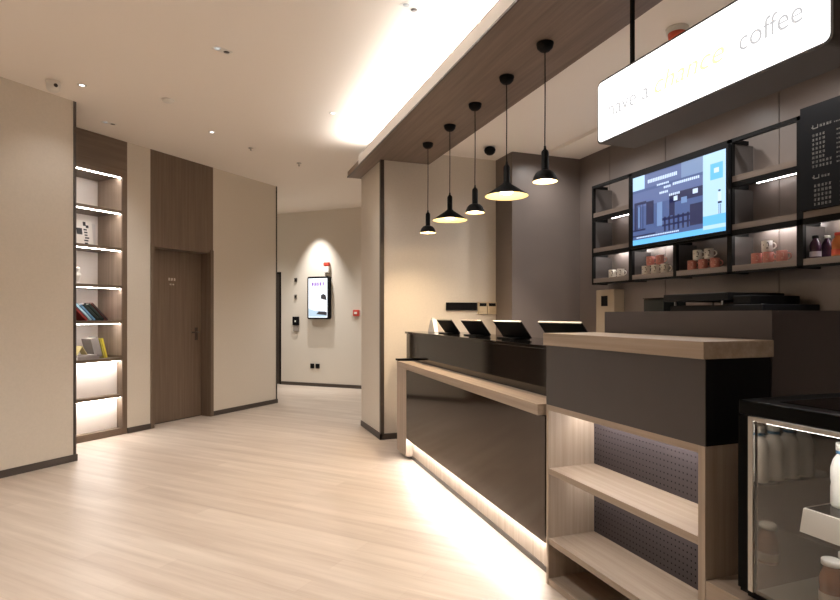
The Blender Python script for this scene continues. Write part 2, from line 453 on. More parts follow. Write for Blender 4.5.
# ------------------------------------------------------------------ far wall fittings
def wallthing(name, label, cat, r, z, group=None): return thing(name, label, cat, wb(r, 0, z), BH, group)
sc = wallthing('display_screen', 'tall upright lit advertising screen in a black frame on the far wall', 'screen', .862, 1.225)
q = MB(); q.poly_prism(rrect(0, .385, .45, .77, .03), 'y', -.09, -.0005); q.build('housing', M['black'], sc)
q = MB()
q.box(-.195, .195, -.0945, -.0903, .03, .735)
q.mat(1); glyphs(q, -.14, .60, 5, .062, .056, -.0946, 11); glyphs(q, -.136, .604, 5, .060, .056, -.0946, 31)
q.mat(2); q.box(-.10, .13, -.0955, -.0946, .535, .545); q.box(-.12, .06, -.0955, -.0946, .50, .507)
q.mat(3); q.poly_prism([(-.19, .04), (.19, .04), (.19, .12), (.10, .17), (-.04, .15), (-.19, .19)], 'y', -.0957, -.0946)
q.mat(4); q.poly_prism([(.0, .15), (.05, .30), (.10, .36), (.17, .33), (.19, .20), (.19, .14)], 'y', -.0964, -.0957)
q.mat(5); q.poly_prism([(.06, .37), (.07, .44), (.12, .455), (.165, .43), (.19, .34), (.14, .35)], 'y', -.0970, -.0964)
q.poly_prism([(-.03, .09), (.19, .07), (.19, .13), (.02, .14)], 'y', -.0970, -.0964)
q.build('screen', [emis('ad_white', (.88, .93, 1), 1.05), emis('ad_purple', (.22, .04, .42), .8), emis('ad_grey', (.55, .58, .68), .8),
                   emis('ad_blue', (.42, .55, .66), .8), emis('ad_shirt', (.80, .70, .70), .9), emis('ad_dark', (.03, .025, .035), .5)], sc)
al = wallthing('strobe_alarm', 'red topped fire strobe on the far wall above the upright screen', 'alarm', 1.01, 2.06)
B(-.055, .055, -.055, -.0005, 0, .12).build('housing', M['white'], al, bevel=.008)
B(-.055, .055, -.06, -.0005, .122, .19).build('lens', M['red'], al, bevel=.01)
it = wallthing('intercom', 'black wall intercom with a grey keypad left of the upright screen', 'intercom', .341, 1.0)
B(-.065, .065, -.04, -.0005, .11, .27).build('housing', M['black'], it, bevel=.006)
B(-.012, .012, -.042, -.0405, .17, .20).build('button', M['paper'], it)
B(-.055, .055, -.03, -.0005, 0, .108).build('keypad', plain('dull_grey', (.28, .25, .22), .5), it, bevel=.004)
for zz, lb, hgt in ((1.915, 'small dark wall sensor, upper of the two above the intercom', .07), (1.60, 'small grey wall switch, lower of the two above the intercom', .08)):
    s_ = wallthing('wall_sensor', lb, 'sensor', .33, zz)
    B(-.028, .028, -.02, -.0005, 0, hgt).build('housing', M['trim'] if zz > 1.8 else M['steel'], s_, bevel=.004)
    B(-.012, .012, -.024, -.0205, .02, hgt-.02).build('cover', M['black'], s_)
for rr, lb in ((.689, 'left of two black power outlets low on the far wall'), (.80, 'right of two black power outlets low on the far wall')):
    s_ = wallthing('power_outlet', lb, 'outlet', rr, .325)
    B(-.043, .043, -.012, -.0005, 0, .086).build('plate', M['black'], s_, bevel=.003)
    B(-.022, .022, -.014, -.0125, .02, .066).build('socket', M['blackm'], s_)
cp = wallthing('call_point', 'red square fire alarm call point at the right of the far wall', 'alarm', 1.61, 1.28)
B(-.055, .055, -.05, -.0005, 0, .11).build('housing', M['red'], cp, bevel=.006)
B(-.03, .03, -.052, -.0505, .035, .075).build('glass', M['paper'], cp)

# ------------------------------------------------------------------ ceiling fittings
def downlight(x, y, z, label, twin=False, lit=True, angle=0):
    t = thing('downlight', label, 'downlight', (x, y, z), R(angle), None)
    if twin:
        q = MB()
        for k in (-1, 1):
            q.lathe([(.022, -.004), (.028, -.004), (.028, -.0005), (.022, -.0005)], 20, (k*.036, 0, 0), closed=True)
        q.box(-.068, .068, -.034, .034, -.002, -.0003); q.build('rim', M['white'], t)
        for k in (-1, 1):
            q = MB(); q.lathe([(0, -.0035), (.021, -.0035), (.021, -.0022), (0, -.0022)], 18, (k*.036, 0, 0))
            q.build('lens', emis('downlight_lens', WARM, .35) if (lit and k < 0) else M['trim'], t)
    else:
        q = MB(); q.lathe([(.020, -.004), (.036, -.004), (.036, -.0005), (.020, -.0005)], 22, closed=True); q.build('rim', M['white'], t)
        q = MB(); q.lathe([(0, -.003), (.019, -.003), (.019, -.001), (0, -.001)], 20); q.build('lens', emis('downlight_lens', WARM, 2.5 if lit else .2), t)
    return t
DL = [(-1.032, 5.304, 'bright recessed downlight beside the security camera', False), (-.985, 6.262, 'twin recessed downlight in front of the bookcase header', True),
      (-.029, 6.202, 'small recessed downlight in front of the brown door', False), (.047, 4.258, 'twin recessed downlight in the middle of the cream ceiling', True),
      (1.13, 3.265, 'twin recessed downlight at the top edge of the bright cove glow', True), (1.042, 5.228, 'recessed downlight at the far end of the cove glow', False)]
for x, y, lb, tw in DL: downlight(x, y, 3.2, lb, tw, True, 30)
for x, y in ((-.39, 5.413),):
    t = thing('smoke_detector', 'round white flush smoke detector on the ceiling near the brown door', 'detector', (x, y, 3.2))
    q = MB(); q.lathe([(0, -.022), (.03, -.022), (.045, -.014), (.055, -.0005), (0, -.0005)], 26); q.build('cover', M['white'], t)
t = thing('sprinkler', 'tiny ceiling sprinkler over the corridor near the wall corner', 'sprinkler', (.385, 6.644, 3.2))
q = MB(); q.lathe([(0, -.03), (.012, -.03), (.008, -.012), (.03, -.006), (.03, -.0005), (0, -.0005)], 18); q.build('head', M['steel'], t)
t = thing('sprinkler', 'tiny ceiling sprinkler over the corridor just left of the beam end', 'sprinkler', (.986, 7.093, 3.2))
q = MB(); q.lathe([(0, -.04), (.012, -.04), (.008, -.012), (.03, -.006), (.03, -.0005), (0, -.0005)], 18); q.build('head', M['steel'], t)
cmx, cmy = wd(-.62, -.56-.18, 0)[:2]
t = thing('security_camera', 'white drum shaped security camera on the ceiling by the left wall', 'camera', (-1.235, 5.30, 3.2))
q = MB(); q.lathe([(0, -.085), (.032, -.083), (.046, -.07), (.050, -.04), (.052, -.0005), (0, -.0005)], 28); q.build('body', M['white'], t)
q = MB(); q.lathe([(0, 0), (.014, 0), (.014, .012), (0, .012)], 16, M4=Matrix.Translation((.028, -.036, -.045)) @ Matrix.Rotation(R(90), 4, 'X') ); q.build('lens', M['trim'], t)
t = thing('dome_camera', 'black dome camera on the lower ceiling above the bar', 'camera', (2.673, 5.198, 3.04))
q = MB(); q.lathe([(0, -.085), (.03, -.08), (.052, -.06), (.06, -.032), (.052, -.012), (.03, -.0005), (0, -.0005)], 26); q.build('dome', M['black'], t)
t = thing('siren', 'red and white ceiling fire siren partly hidden behind the lit sign', 'alarm', (2.635, 2.657, 3.04))
q = MB(); q.lathe([(0, -.03), (.06, -.03), (.065, -.0005), (0, -.0005)], 26); q.build('base', M['white'], t)
q = MB(); q.lathe([(0, -.10), (.03, -.095), (.048, -.07), (.052, -.031), (0, -.031)], 26); q.build('lens', plain('siren_red', (.75, .12, .06), .4), t)

# ------------------------------------------------------------------ pendant lamps
PX = 1.866
def pendant(kind, PX, y, zrim, label):
    t = thing('pendant_lamp', label, 'pendant lamp', (PX, y, 2.92), 0, None)
    q = MB(); q.lathe([(0, -.05), (.010, -.05), (.028, -.046), (.046, -.028), (.051, -.006), (.051, -.0005), (0, -.0005)], 28); q.build('canopy', M['blackm'], t)
    d = zrim - 2.92
    if kind == 'dome': st_h, sh_h, rad = .115, .068, .074
    else: st_h, sh_h, rad = .115, .090, .146
    top = d + sh_h + st_h
    q = MB(); q.tube([(0, 0, -.05), (.0015, .001, d*.4), (-.001, .0, d*.7), (0, 0, top+.02)], .0035, 8); q.build('cord', M['blackm'], t)
    q = MB(); zz = d + sh_h
    q.lathe([(0, top+.03), (.006, top+.03), (.008, top+.012), (.019, top), (.022, top-.01), (.022, zz+.0), (.026, zz-.006), (.0, zz-.006)], 24); q.build('stem', M['blackm'], t)
    if kind == 'dome':
        o_ = [(.026, zz), (.045, zz-.008), (.060, zz-.024), (.070, zz-.045), (.074, d)]
    else:
        o_ = [(.026, zz), (.034, zz-.010), (.145, d+.006), (.148, d)]
    i_ = [(r-.003, z-.002 if k else z-.008) for k, (r, z) in enumerate(o_)]; i_[-1] = (o_[-1][0]-.0025, d)
    q = MB(); q.lathe(o_, 40); sh = q.build('shade', M['blackm'], t)
    q = MB(); q.lathe(i_ + [o_[-1]], 40); q.lathe([(0, zz-.012), (i_[0][0], zz-.010)], 40); q.build('lining', M['shade_in'], sh)['label'] = 'pale inside of the shade'
    q = MB(); rb = .062 if kind == 'dome' else .045
    q.lathe([(0, d+.012), (rb*.6, d+.014), (rb*.9, d+.022), (rb, d+.032), (rb*.7, d+.045), (0, d+.05)], 24); q.build('bulb', M['bulb'], t)
    pl = bpy.data.lights.new('pendant_glow', 'POINT'); pl.energy = 1.8; pl.color = (1, .70, .40); pl.shadow_soft_size = .012
    po = bpy.data.objects.new('pendant_glow', pl); C.objects.link(po); po.location = (PX, y, zrim+.008)
    spot('pendant_beam', (PX, y, zrim-.004), 26 if y > 4.2 else 7, 150, .8, (1, .74, .47), .03)
    return t
pendant('dome', 1.888, 4.94, 2.075, 'small black dome pendant hanging farthest from the lit sign')
pendant('cone', 1.886, 4.41, 2.110, 'wide black cone pendant hanging second farthest from the lit sign')
pendant('dome', 1.876, 3.895, 2.085, 'small black dome pendant hanging between the two wide cones')
pendant('cone', 1.863, 3.375, 2.108, 'wide black cone pendant hanging nearer the lit sign, larger looking of two')
pendant('dome', 1.848, 2.88, 2.095, 'small black dome pendant hanging nearest to the lit sign')

# ------------------------------------------------------------------ hanging sign
sg = thing('lightbox_sign', 'long white lightbox sign hanging over the counter on black rods', 'sign', (0, 0, 0))
YC, ZC, L_, H_ = 1.762, 2.306, 1.142, .312
q = MB(); q.poly_prism(rrect(YC, ZC, L_, H_, .03), 'x', 1.803, 2.012); hs = q.build('housing', plain('sign_body_brown_black', (.045, .037, .035), .55), sg)
q = MB(); q.poly_prism(rrect(YC, ZC, L_-.020, H_-.020, .022), 'x', 1.8, 1.8028); q.build('face', M['sign'], sg)
lg = emis('sign_grey_film', (.62, .61, .62), .56); lgn = emis('sign_green_film', (.84, .97, .44), .76)
XD, ZD = (0, -1, 0), (0, 0, 1)
text_mesh('lettering', 'have a', .108, lg, sg, (1.7985, 2.245, 2.262), XD, ZD, offset=-.0006, width=.27)
text_mesh('lettering', 'chance', .115, lgn, sg, (1.7985, 1.940, 2.262), XD, ZD, offset=-.0003, shear=.25, width=.355)['label'] = 'pale green slanted word'
text_mesh('lettering', 'coffee', .108, lg, sg, (1.7985, 1.520, 2.262), XD, ZD, offset=-.0006, width=.235)
for yy_ in (2.195, 1.33):
    q = MB(); q.box(1.893, 1.907, yy_-.009, yy_+.009, ZC+H_/2, 2.92); q.build('rod', M['blackm'], sg)

# ------------------------------------------------------------------ service counter
ct = thing('service_counter', 'long service counter with bronze gloss front, oak ledge and black top', 'counter', FK['loc'], KH)
LEN = 2.715
# local x: 0 far end .. LEN near end; local y: into the counter
B(.3105, LEN, .06, .10, .03, .20).build('lower_panel', M['oakz'], ct)['label'] = 'pale oak strip along the bottom of the front'
B(0, LEN, .055, .6, .0, .03).build('plinth', M['trim'], ct)
q = B(.3105, LEN, .0, .018, .190, .805).build('front_panel', M['brownglass'], ct); q['label'] = 'mirror-like dark bronze front panel'
B(.3105, 2.69, .0185, .65, .2005, .81).build('carcass', M['greydk'], ct)
B(0, .31, -.002, .65, .03, .81).build('end_panel', M['oakz'], ct)
MB().poly_prism([(0, -.004), (LEN-.006, -.036), (LEN-.006, .149), (0, .149)], 'z', .812, .866).build('ledge', M['oakx'], ct, bevel=.002)['label'] = 'oak ledge along the front'
B(-.06, .03, .0, .149, .8665, .884).build('end_cap', M['blackm'], ct)
B(-.20, 2.69, .150, .62, .811, 1.115).build('upper_panel', M['gloss'], ct)['label'] = 'black gloss upstand'
B(-.235, 2.69, .142, .64, 1.116, 1.136).build('countertop', M['gloss'], ct, bevel=.002)
B(.3105, LEN, .024, .034, .181, .2002).build('light_strip', M['counterled'], ct)

# till screens on the counter: each tilts towards the staff side
def till(y, wid, label, white=False, z=1.1365, x=1.93):
    t = thing('tablet_stand', label, 'tablet', (x, y, z), KH + R(90), 'till screens on the counter')
    # local x = across the counter (towards staff), local y = along it
    sc_ = MB(); rot = Matrix.Translation((.045, 0, .012)) @ Matrix.Rotation(R(-36), 4, 'Y')
    sc_.box(-.011, 0, -wid/2, wid/2, 0, .135, rot); sc_.build('tablet', M['black'], t, bevel=.002)
    g_ = MB(); g_.box(.0003, .0012, -wid/2+.01, wid/2-.01, .008, .127, rot); g_.build('screen', M['gloss'], t)
    e_ = MB(); e_.box(-.012, .001, -wid/2, wid/2, .1355, .141, rot); e_.build('edge', M['white'] if white else M['steel'], t)  # glint along the tablet top, put in as a pale strip
    f_ = MB(); f_.box(-.05, .07, -wid*.32, wid*.32, 0, .008); f_.poly_prism([(.03, .008), (.06, .008), (.025, .06), (.012, .05)], 'y', -wid*.2, wid*.2)
    f_.build('base', M['black'], t, bevel=.002)
    return t
till(4.55, .36, 'black till screen farthest along the counter, beside a white stand')
till(4.00, .40, 'black till screen second from the far end of the counter')
till(3.425, .415, 'black till screen with a painted white glint along its top, third from the far end', True)
till(2.80, .46, 'black till screen half hidden behind the oak top of the shelf cabinet', True, z=1.1365)
t = thing('card_holder', 'white wedge shaped card stand at the far end of the counter', 'stand', (1.97, 5.02, 1.1365), KH+R(90))
q = MB(); q.poly_prism([(-.11, 0), (.10, 0), (.02, .12), (-.04, .12)], 'x', -.02, .02); q.build('body', M['white'], t, bevel=.003)
q = MB(); q.lathe([(0, 0), (.02, 0), (.02, .03), (0, .034)], 14, (0, -.06, .1205)) if False else q.box(-.015, .015, -.03, .01, .1205, .14); q.build('top', M['white'], t)

# ------------------------------------------------------------------ shelf cabinet
cx0, cx1, cy0, cy1 = 1.508, 1.80, 1.402, 2.338
cabt = thing('shelf_cabinet', 'open oak display cabinet with grey upper panel at the counter end', 'cabinet', (0, 0, 0))
B(cx0, cx1, cy1-.018, cy1, 0, .868).build('side_panel', M['oakz'], cabt)
B(cx0, cx1, cy0, cy0+.028, 0, .868).build('side_panel', M['oakz'], cabt)
B(cx0, cx1-.03, cy0+.028, cy1-.018, .842, .868).build('rail', M['oaky'], cabt)
# perforated back
q = MB(); q.box(1.772, 1.79, cy0+.028, cy1-.018, 0, .842)
bpn = q.build('back_panel', plain('perforated_grey', (.052, .043, .048), .5), cabt); bpn['label'] = 'grey perforated back panel'
q = MB()
for iz in range(31):
    for iy in range(44):
        yc = cy0+.045+iy*.0205; zc = .04+iz*.026
        q.box(1.7712, 1.7719, yc-.0028, yc+.0028, zc-.0028, zc+.0028)
q.build('perforations', M['black'], bpn)
for zt in (.562, .225):
    B(cx0+.003, 1.771, cy0+.028, cy1-.018, zt-.028, zt).build('shelf', M['oaky'], cabt)
B(cx0+.003, 1.771, cy0+.028, cy1-.018, 0, .03).build('base', M['oaky'], cabt)
B(1.69, 1.71, cy0+.04, cy1-.03, .834, .8415).build('light_strip', M['ledcool'], cabt)
B(1.70, 1.715, cy0+.04, cy1-.03, .527, .5335).build('light_strip', emis('dim_led', (1, .94, .90), 16), cabt)
B(cx0, cx1, cy0, cy1, .868, 1.155).build('upper_panel', M['greydk'], cabt)['label'] = 'dark taupe box between shelves and top'
B(cx0+.001, cx1-.001, cy0-.0035, cy0-.0005, .869, 1.1545).build('end_panel', M['black'], cabt)['label'] = 'black end of the upper box'
B(1.495, 1.813, 1.396, 2.347, 1.155, 1.213).build('countertop', M['oaky'], cabt, bevel=.002)['label'] = 'thick oak top'

# tall backing block and platform
blk = B(1.82, 2.45, 1.409, 2.30, 0, 1.316).build('partition_block', M['bar_grey'])
tag(blk, 'smoky grey boxed partition standing behind the oak topped shelf cabinet', 'partition')
pf = thing('platform', 'low oak platform under the drinks fridge', 'platform', (0, 0, 0))
B(1.526, 2.2, .2, 1.3995, 0, .405).build('body', M['oaky'], pf)
B(1.508, 2.22, .2, 1.3995, .405, .43).build('top', M['oaky'], pf)
B(1.508, 1.5258, .2, 1.3995, 0, .4048).build('front_panel', M['oaky'], pf)

# ------------------------------------------------------------------ drinks fridge
fr = thing('drinks_fridge', 'black countertop drinks fridge with a glass front', 'fridge', (0, 0, .43))
def zf(z): return z-.43
X0, X1, Y0, Y1 = 1.50, 2.06, .56, 1.272
B(X0+.09, X1-.03, Y0+.03, Y1-.03, 0, zf(.46)).build('plinth', M['blackm'], fr)
B(X0+.01, X1, Y1-.052, Y1, zf(.46), zf(.998)).build('side_panel', M['blackm'], fr)
B(X0+.01, X1, Y0, Y0+.04, zf(.46), zf(.998)).build('side_panel', M['blackm'], fr)
B(X1-.03, X1, Y0+.04, Y1-.052, zf(.46), zf(.998)).build('back_panel', plain('fridge_liner', (.07, .052, .04), .4), fr)
B(X0+.012, X1-.03, Y0+.04, Y1-.052, zf(.46), zf(.482)).build('floor_panel', plain('fridge_floor', (.10, .10, .085), .3), fr)
B(X0, X1, Y0, Y1, zf(.999), zf(1.043)).build('lid', plain('fridge_lid_black', (.003, .003, .003), .3, spec=.06), fr, bevel=.005)
B(X0+.06, X1-.04, Y0+.05, Y1-.09, zf(1.0433), zf(1.0455)).build('top_glass', M['gloss'], fr)
q = MB(); q.box(X0+.012, X1-.031, Y1-.056, Y1-.0525, zf(.483), zf(.998)); q.build('liner', M['mirrorsteel'], fr)['label'] = 'mirror polished steel inside wall'
fm = MB(); fm.box(X0, X0+.010, Y1-.034, Y1, zf(.474), zf(.998)); fm.box(X0, X0+.010, Y0, Y0+.03, zf(.474), zf(.998)); fm.box(X0, X0+.010, Y0+.03, Y1-.034, zf(.46), zf(.474))
fm.build('front_frame', plain('fridge_frame_black', (.002, .002, .002), .6, spec=.05), fr)
sm_ = MB(); sm_.box(X0-.001, X0+.008, Y1-.050, Y1-.0345, zf(.476), zf(.997)); sm_.box(X0-.001, X0+.008, Y0+.031, Y1-.0505, zf(.985), zf(.9975))
sm_.build('steel_edging', M['steel'], fr)['label'] = 'brushed steel edging around the glass'
B(X0+.002, X0+.007, Y0+.031, Y1-.051, zf(.476), zf(.984)).build('glass_door', M['glass'], fr)
shf = MB(); shf.box(1.575, 2.0, Y0+.045, 1.115, zf(.748), zf(.753)); B(1.575, 1.60, Y0+.05, 1.11, zf(.742), zf(.7475)).build('light_strip', emis('fridge_fill_led', (1, .96, .92), 5), fr)  # strip under the shelf is added to brighten the lower bottles
sh_ = shf.build('shelf', glass_mat('shelf_glass', (.75, .82, .78)), fr)
q = MB(); q.poly_prism([(1.572, zf(.754)), (1.563, zf(.754)), (1.548, zf(.690)), (1.556, zf(.690))], 'y', Y0+.045, 1.115)
q.build('price_rail', M['white'], sh_)
B(1.575, 1.72, 1.1155, 1.120, zf(.748), zf(.7532)).build('edging', M['steel'], sh_)
B(1.53, 1.56, Y0+.06, Y1-.07, zf(.978), zf(.984)).build('light_strip', emis('fridge_led', (1, .96, .92), 12), fr)

def bottle(label, x, y, z, h_, r, body, cap, band=None, sq=False, group=None, lab=None, hw=1):
    t = thing('bottle', label, 'bottle', (x, y, z), random.uniform(-.3, .3), group)
    q = MB(); q.lathe([(0, .0), (r*.9, 0), (r, .006), (r, h_*.30), (r*.93, h_*.36), (r, h_*.42), (r, h_*.60), (r*.82, h_*.72), (r*.48*hw, h_*.82), (r*.48*hw, h_*.88), (0, h_*.88)], 24)
    q.build('body', body, t)
    q = MB(); rc = r*.58*hw
    q.lathe([(0, h_*.882), (rc, h_*.882), (rc, h_*.985), (rc*.9, h_), (0, h_)], 24); q.build('cap', cap, t)
    if band is not None:
        q = MB(); q.lathe([(r*.50*hw, h_*.835), (r*.56*hw, h_*.83), (r*.56*hw, h_*.875), (r*.50*hw, h_*.878)], 24, closed=True); q.build('neck_band', band, t)
    if lab is not None:
        q = MB(); q.lathe([(r+.0006, h_*.08), (r+.0006, h_*.30)], 24); q.build('label', lab, t)
    return t
milk = plain('milk_white', (.84, .82, .80), .35); bluec = plain('cap_blue', (.08, .25, .45), .4); capw = plain('cap_white', (.85, .83, .80), .35)
first = bottle('white milk bottle with a blue neck band, front one on the fridge shelf', 1.68, 1.0835, .7535, .182, .030, milk, capw, bluec)
for k, lb in enumerate(('second milk bottle behind the front one on the fridge shelf', 'third milk bottle back on the fridge shelf', 'rearmost milk bottle on the fridge shelf')):
    dup(first, (1.75+.07*k, 1.0835, .7535), .2*k, lb)
juice = plain('amber_juice', (.22, .085, .035), .15); lab = plain('juice_label', (.60, .52, .46), .5)
b0 = bottle('amber juice bottle with white cap, leftmost at the bottom of the fridge', 1.63, 1.082, .4825, .130, .030, juice, capw, None, lab=lab, hw=1.45)
dup(b0, (1.60, 1.005, .4825), .4, 'amber juice bottle nearest the glass at the bottom of the fridge')
dup(b0, (1.715, 1.090, .4825), -.5, 'amber juice bottle with white cap behind the leftmost one in the fridge')

# ------------------------------------------------------------------ back bar wall unit
SX = 3.58; BX = 3.815
su = thing('wall_shelf', 'black steel wall shelf unit with lit taupe bays behind the bar', 'shelf', (0, 0, 0))
verts_ = [(4.70, 4.722), (4.141, 4.186), (3.087, 3.130), (2.556, 2.599), (1.98, 2.02)]
for a, b in verts_:
    B(SX, SX+.03, a, b, 1.605, 2.60).build('upright', M['blackm'], su)
    for z0, z1 in ((1.605, 1.622), (1.885, 1.925), (2.238, 2.278), (2.572, 2.60)):
        B(SX+.03, BX-.06, (a+b)/2-.016, (a+b)/2+.016, z0, z1).build('bracket', M['blackm'], su)
B(SX, SX+.03, 3.621, 3.653, 1.622, 1.885).build('upright', M['blackm'], su)
for z0, z1 in ((1.605, 1.622), (1.885, 1.925)): B(SX+.03, BX-.06, 3.621, 3.651, z0, z1).build('bracket', M['blackm'], su)
for z0, z1 in ((1.605, 1.622), (1.885, 1.925), (2.572, 2.60)): B(SX, SX+.03, 2.02, 4.70, z0, z1).build('rail', M['blackm'], su)
for a, b in ((4.186, 4.70), (2.599, 3.087)): B(SX, SX+.03, a, b, 2.238, 2.278).build('rail', M['blackm'], su)
side_m = plain('dark_taupe_sheet', (.075, .064, .06), .5)
for a, b, segs in ((4.70, 4.715, (0, 1, 2)), (4.141, 4.186, (0, 1, 2)), (3.621, 3.653, (0,)), (3.087, 3.130, (0, 1, 2)), (2.556, 2.599, (0, 1, 2))):
    for k in segs:
        z0, z1 = ((1.6225, 1.8845), (1.9255, 2.2375), (2.2785, 2.5715))[k]
        B(SX+.0305, BX, (a+b)/2-.004, (a+b)/2+.004, z0, z1).build('side_sheet', side_m, su)
bays = {'low': [(4.186, 4.70), (3.653, 4.141), (3.130, 3.621), (2.599, 3.087), (2.02, 2.556)], 'mid': [(4.186, 4.70), (2.599, 3.087)], 'top': [(4.186, 4.70), (2.599, 3.087)]}
for a, b in bays['low']: B(SX+.002, BX, a+.001, b-.001, 1.6225, 1.664).build('board', M['shelfbar'], su)
for a, b in bays['mid'] + [(2.02, 2.556)]: B(SX+.002, BX, a+.001, b-.001, 1.9255, 1.967).build('board', M['shelfbar'], su)
for a, b in bays['top']: B(SX+.002, BX, a+.001, b-.001, 2.2785, 2.322).build('board', M['shelfbar'], su)
for (a, b), s_ in zip(bays['low'], (1, 1, .04, 1, 1.1)):
    a2, b2_ = (b-.24, b-.03) if abs(b-4.141) < .01 else (a+.02, b-.06)
    B(BX-.06, BX-.048, a2, b2_, 1.917, 1.925).build('light_strip', emis('bay_led', (1, .94, .91), 32*s_), su)
for a, b in bays['mid']: B(BX-.06, BX-.048, a+.02, b-.06, 2.2735, 2.277).build('light_strip', emis('bay_led', (1, .94, .91), 14), su)
for a, b in bays['top']: B(BX-.022, BX-.014, a+.03, b-.06, 2.3225, 2.328).build('light_strip', emis('bay_led', (1, .93, .89), 14), su)

# television
tv = thing('television', 'large lit television showing a cafe interior, set in the black shelf unit', 'television', (SX-.01, 0, 0))
q = MB(); q.box(-.022, .0085, 3.092, 4.138, 1.90, 2.562); q.box(.0085, .06, 3.3, 3.95, 1.94, 2.5); q.build('housing', M['black'], tv)
q = MB(); F_ = [-.0228]
def patch(y0, y1, z0, z1, lay): q.box(-.0228-.0004*lay, -.0222, y0, y1, z0, z1)
TL, TR, TB, TT = 4.091, 3.112, 1.925, 2.532          # left/right in the picture
W_ = TL-TR; HH = TT-TB
def PY(f): return TL - f*W_
def PZ(f): return TB + f*HH
def pat(f0, f1, g0, g1, lay=1): patch(PY(f1), PY(f0), PZ(g0), PZ(g1), lay)
q.mat(0); pat(0, 1, 0, 1, 0)                          # room purple-blue
q.mat(1); pat(.79, 1, 0, 1, 1)                        # pale right panel
pat(0, .15, .80, 1, 1)                                # pale panel at upper left
q.mat(2); pat(.86, .975, .66, .86, 2); pat(0, .79, 0, .075, 2); pat(.79, 1, .0, .05, 2); pat(.79, 1, .10, .22, 2)
q.mat(3); pat(.15, .57, .80, .985, 1); pat(.0, .79, .55, .76, 1) # ceiling bands
q.mat(4); pat(.57, .79, .80, 1, 1)
q.mat(5); pat(.17, .26, .27, .60, 2); pat(.02, .05, .22, .60, 2); pat(.44, .79, .50, .63, 2); pat(.44, .50, .33, .55, 2); pat(.66, .79, .14, .42, 2)
for k in range(6): pat(.38+.05*k, .40+.05*k, .13, .33, 3)
pat(.36, .78, .28, .315, 3); pat(.36, .78, .20, .225, 3); pat(0, .16, .20, .225, 3); pat(.0, .28, .12, .14, 3); pat(.02, .17, .58, .62, 3)
for k in range(4): pat(.02+.035*k, .027+.035*k, .20, .60, 3)
q.mat(6); pat(.07, .09, .25, .55, 2); pat(.30, .36, .22, .55, 2)
q.mat(7)
rnd = random.Random(2)
for f0, f1, gz, hgt in ((.19, .53, .86, .05), (.30, .44, .785, .025), (.38, .46, .725, .03), (.48, .76, .735, .035), (.44, .56, .60, .03), (.33, .43, .66, .03), (.05, .55, .095, .018)):
    f = f0
    while f < f1: pat(f, f+.014, gz, gz+hgt, 4); f += .02
q.mat(7); pat(.49, .53, .52, .58, 4); pat(.69, .74, .55, .61, 4); pat(.895, .94, .74, .80, 4)
q.mat(6); pat(.57, .63, .46, .54, 4)
q.mat(5); pat(.935, .955, .50, .52, 4); pat(.93, .965, .35, .375, 4); pat(.938, .942, .22, .34, 4); pat(.953, .957, .22, .34, 4)
q.mat(7); pat(.93, .96, .38, .49, 3)
q.build('screen', [emis('tv_purple', (.075, .13, .33), 0.54), emis('tv_pale', (.46, .70, 1), 0.72), emis('tv_cyan', (.13, .50, .95), 0.72), emis('tv_lilac', (.12, .17, .38), 0.58),
                   emis('tv_grey', (.22, .33, .56), 0.58), emis('tv_navy', (.012, .018, .085), 0.58), emis('tv_blue', (.19, .32, .60), 0.58), emis('tv_white', (.62, .76, 1), 0.72)], tv)

# menu board
mn = thing('menu_board', 'black menu board with rows of white lettering at the right of the shelf unit', 'menu board', (SX-.012, 0, 0))
B(-.015, .012, 1.6, 2.556, 1.97, 2.63).build('panel', M['black'], mn)
q = MB(); xx = -.0152
def row(y, z, n, size, seed, pitch=None): glyphs(q, y, z, n, size, pitch or size*1.3, xx, seed, 'x', -1)
def icon(y0, z0):
    q.box(xx-.0006, xx, y0-.034, y0, z0, z0+.005); q.box(xx-.0006, xx, y0-.004, y0, z0, z0+.024); q.box(xx-.0006, xx, y0-.034, y0-.030, z0, z0+.024); q.box(xx-.0006, xx, y0, y0+.008, z0+.008, z0+.012)
menu_ink = plain('menu_white_ink', (.20, .187, .172), .7)
icon(2.475, 2.475); q.build('cup_icon', menu_ink, mn); q = MB()
row(2.432, 2.478, 4, .016, 1, .020); row(2.345, 2.478, 9, .008, 2); q.build('heading', menu_ink, mn); q = MB()
for k in range(8): row(2.478, 2.425-k*.028, 4 if k < 6 else 6, .0155, 20+k, .0215)
q.build('item_list', menu_ink, mn); q = MB()
for k in range(8): row(2.33, 2.427-k*.028, 3, .009, 60+k)
q.build('price_list', menu_ink, mn); q = MB()
icon(2.468, 2.158); q.build('cup_icon', menu_ink, mn); q = MB()
row(2.42, 2.160, 3, .014, 9); q.build('heading', menu_ink, mn); q = MB()
for k in range(5): row(2.466, 2.105-k*.029, 5, .0165, 40+k, .0225)
q.build('item_list', menu_ink, mn); q = MB()
for k in range(5): row(2.31, 2.107-k*.029, 3, .010, 80+k)
q.build('price_list', menu_ink, mn)

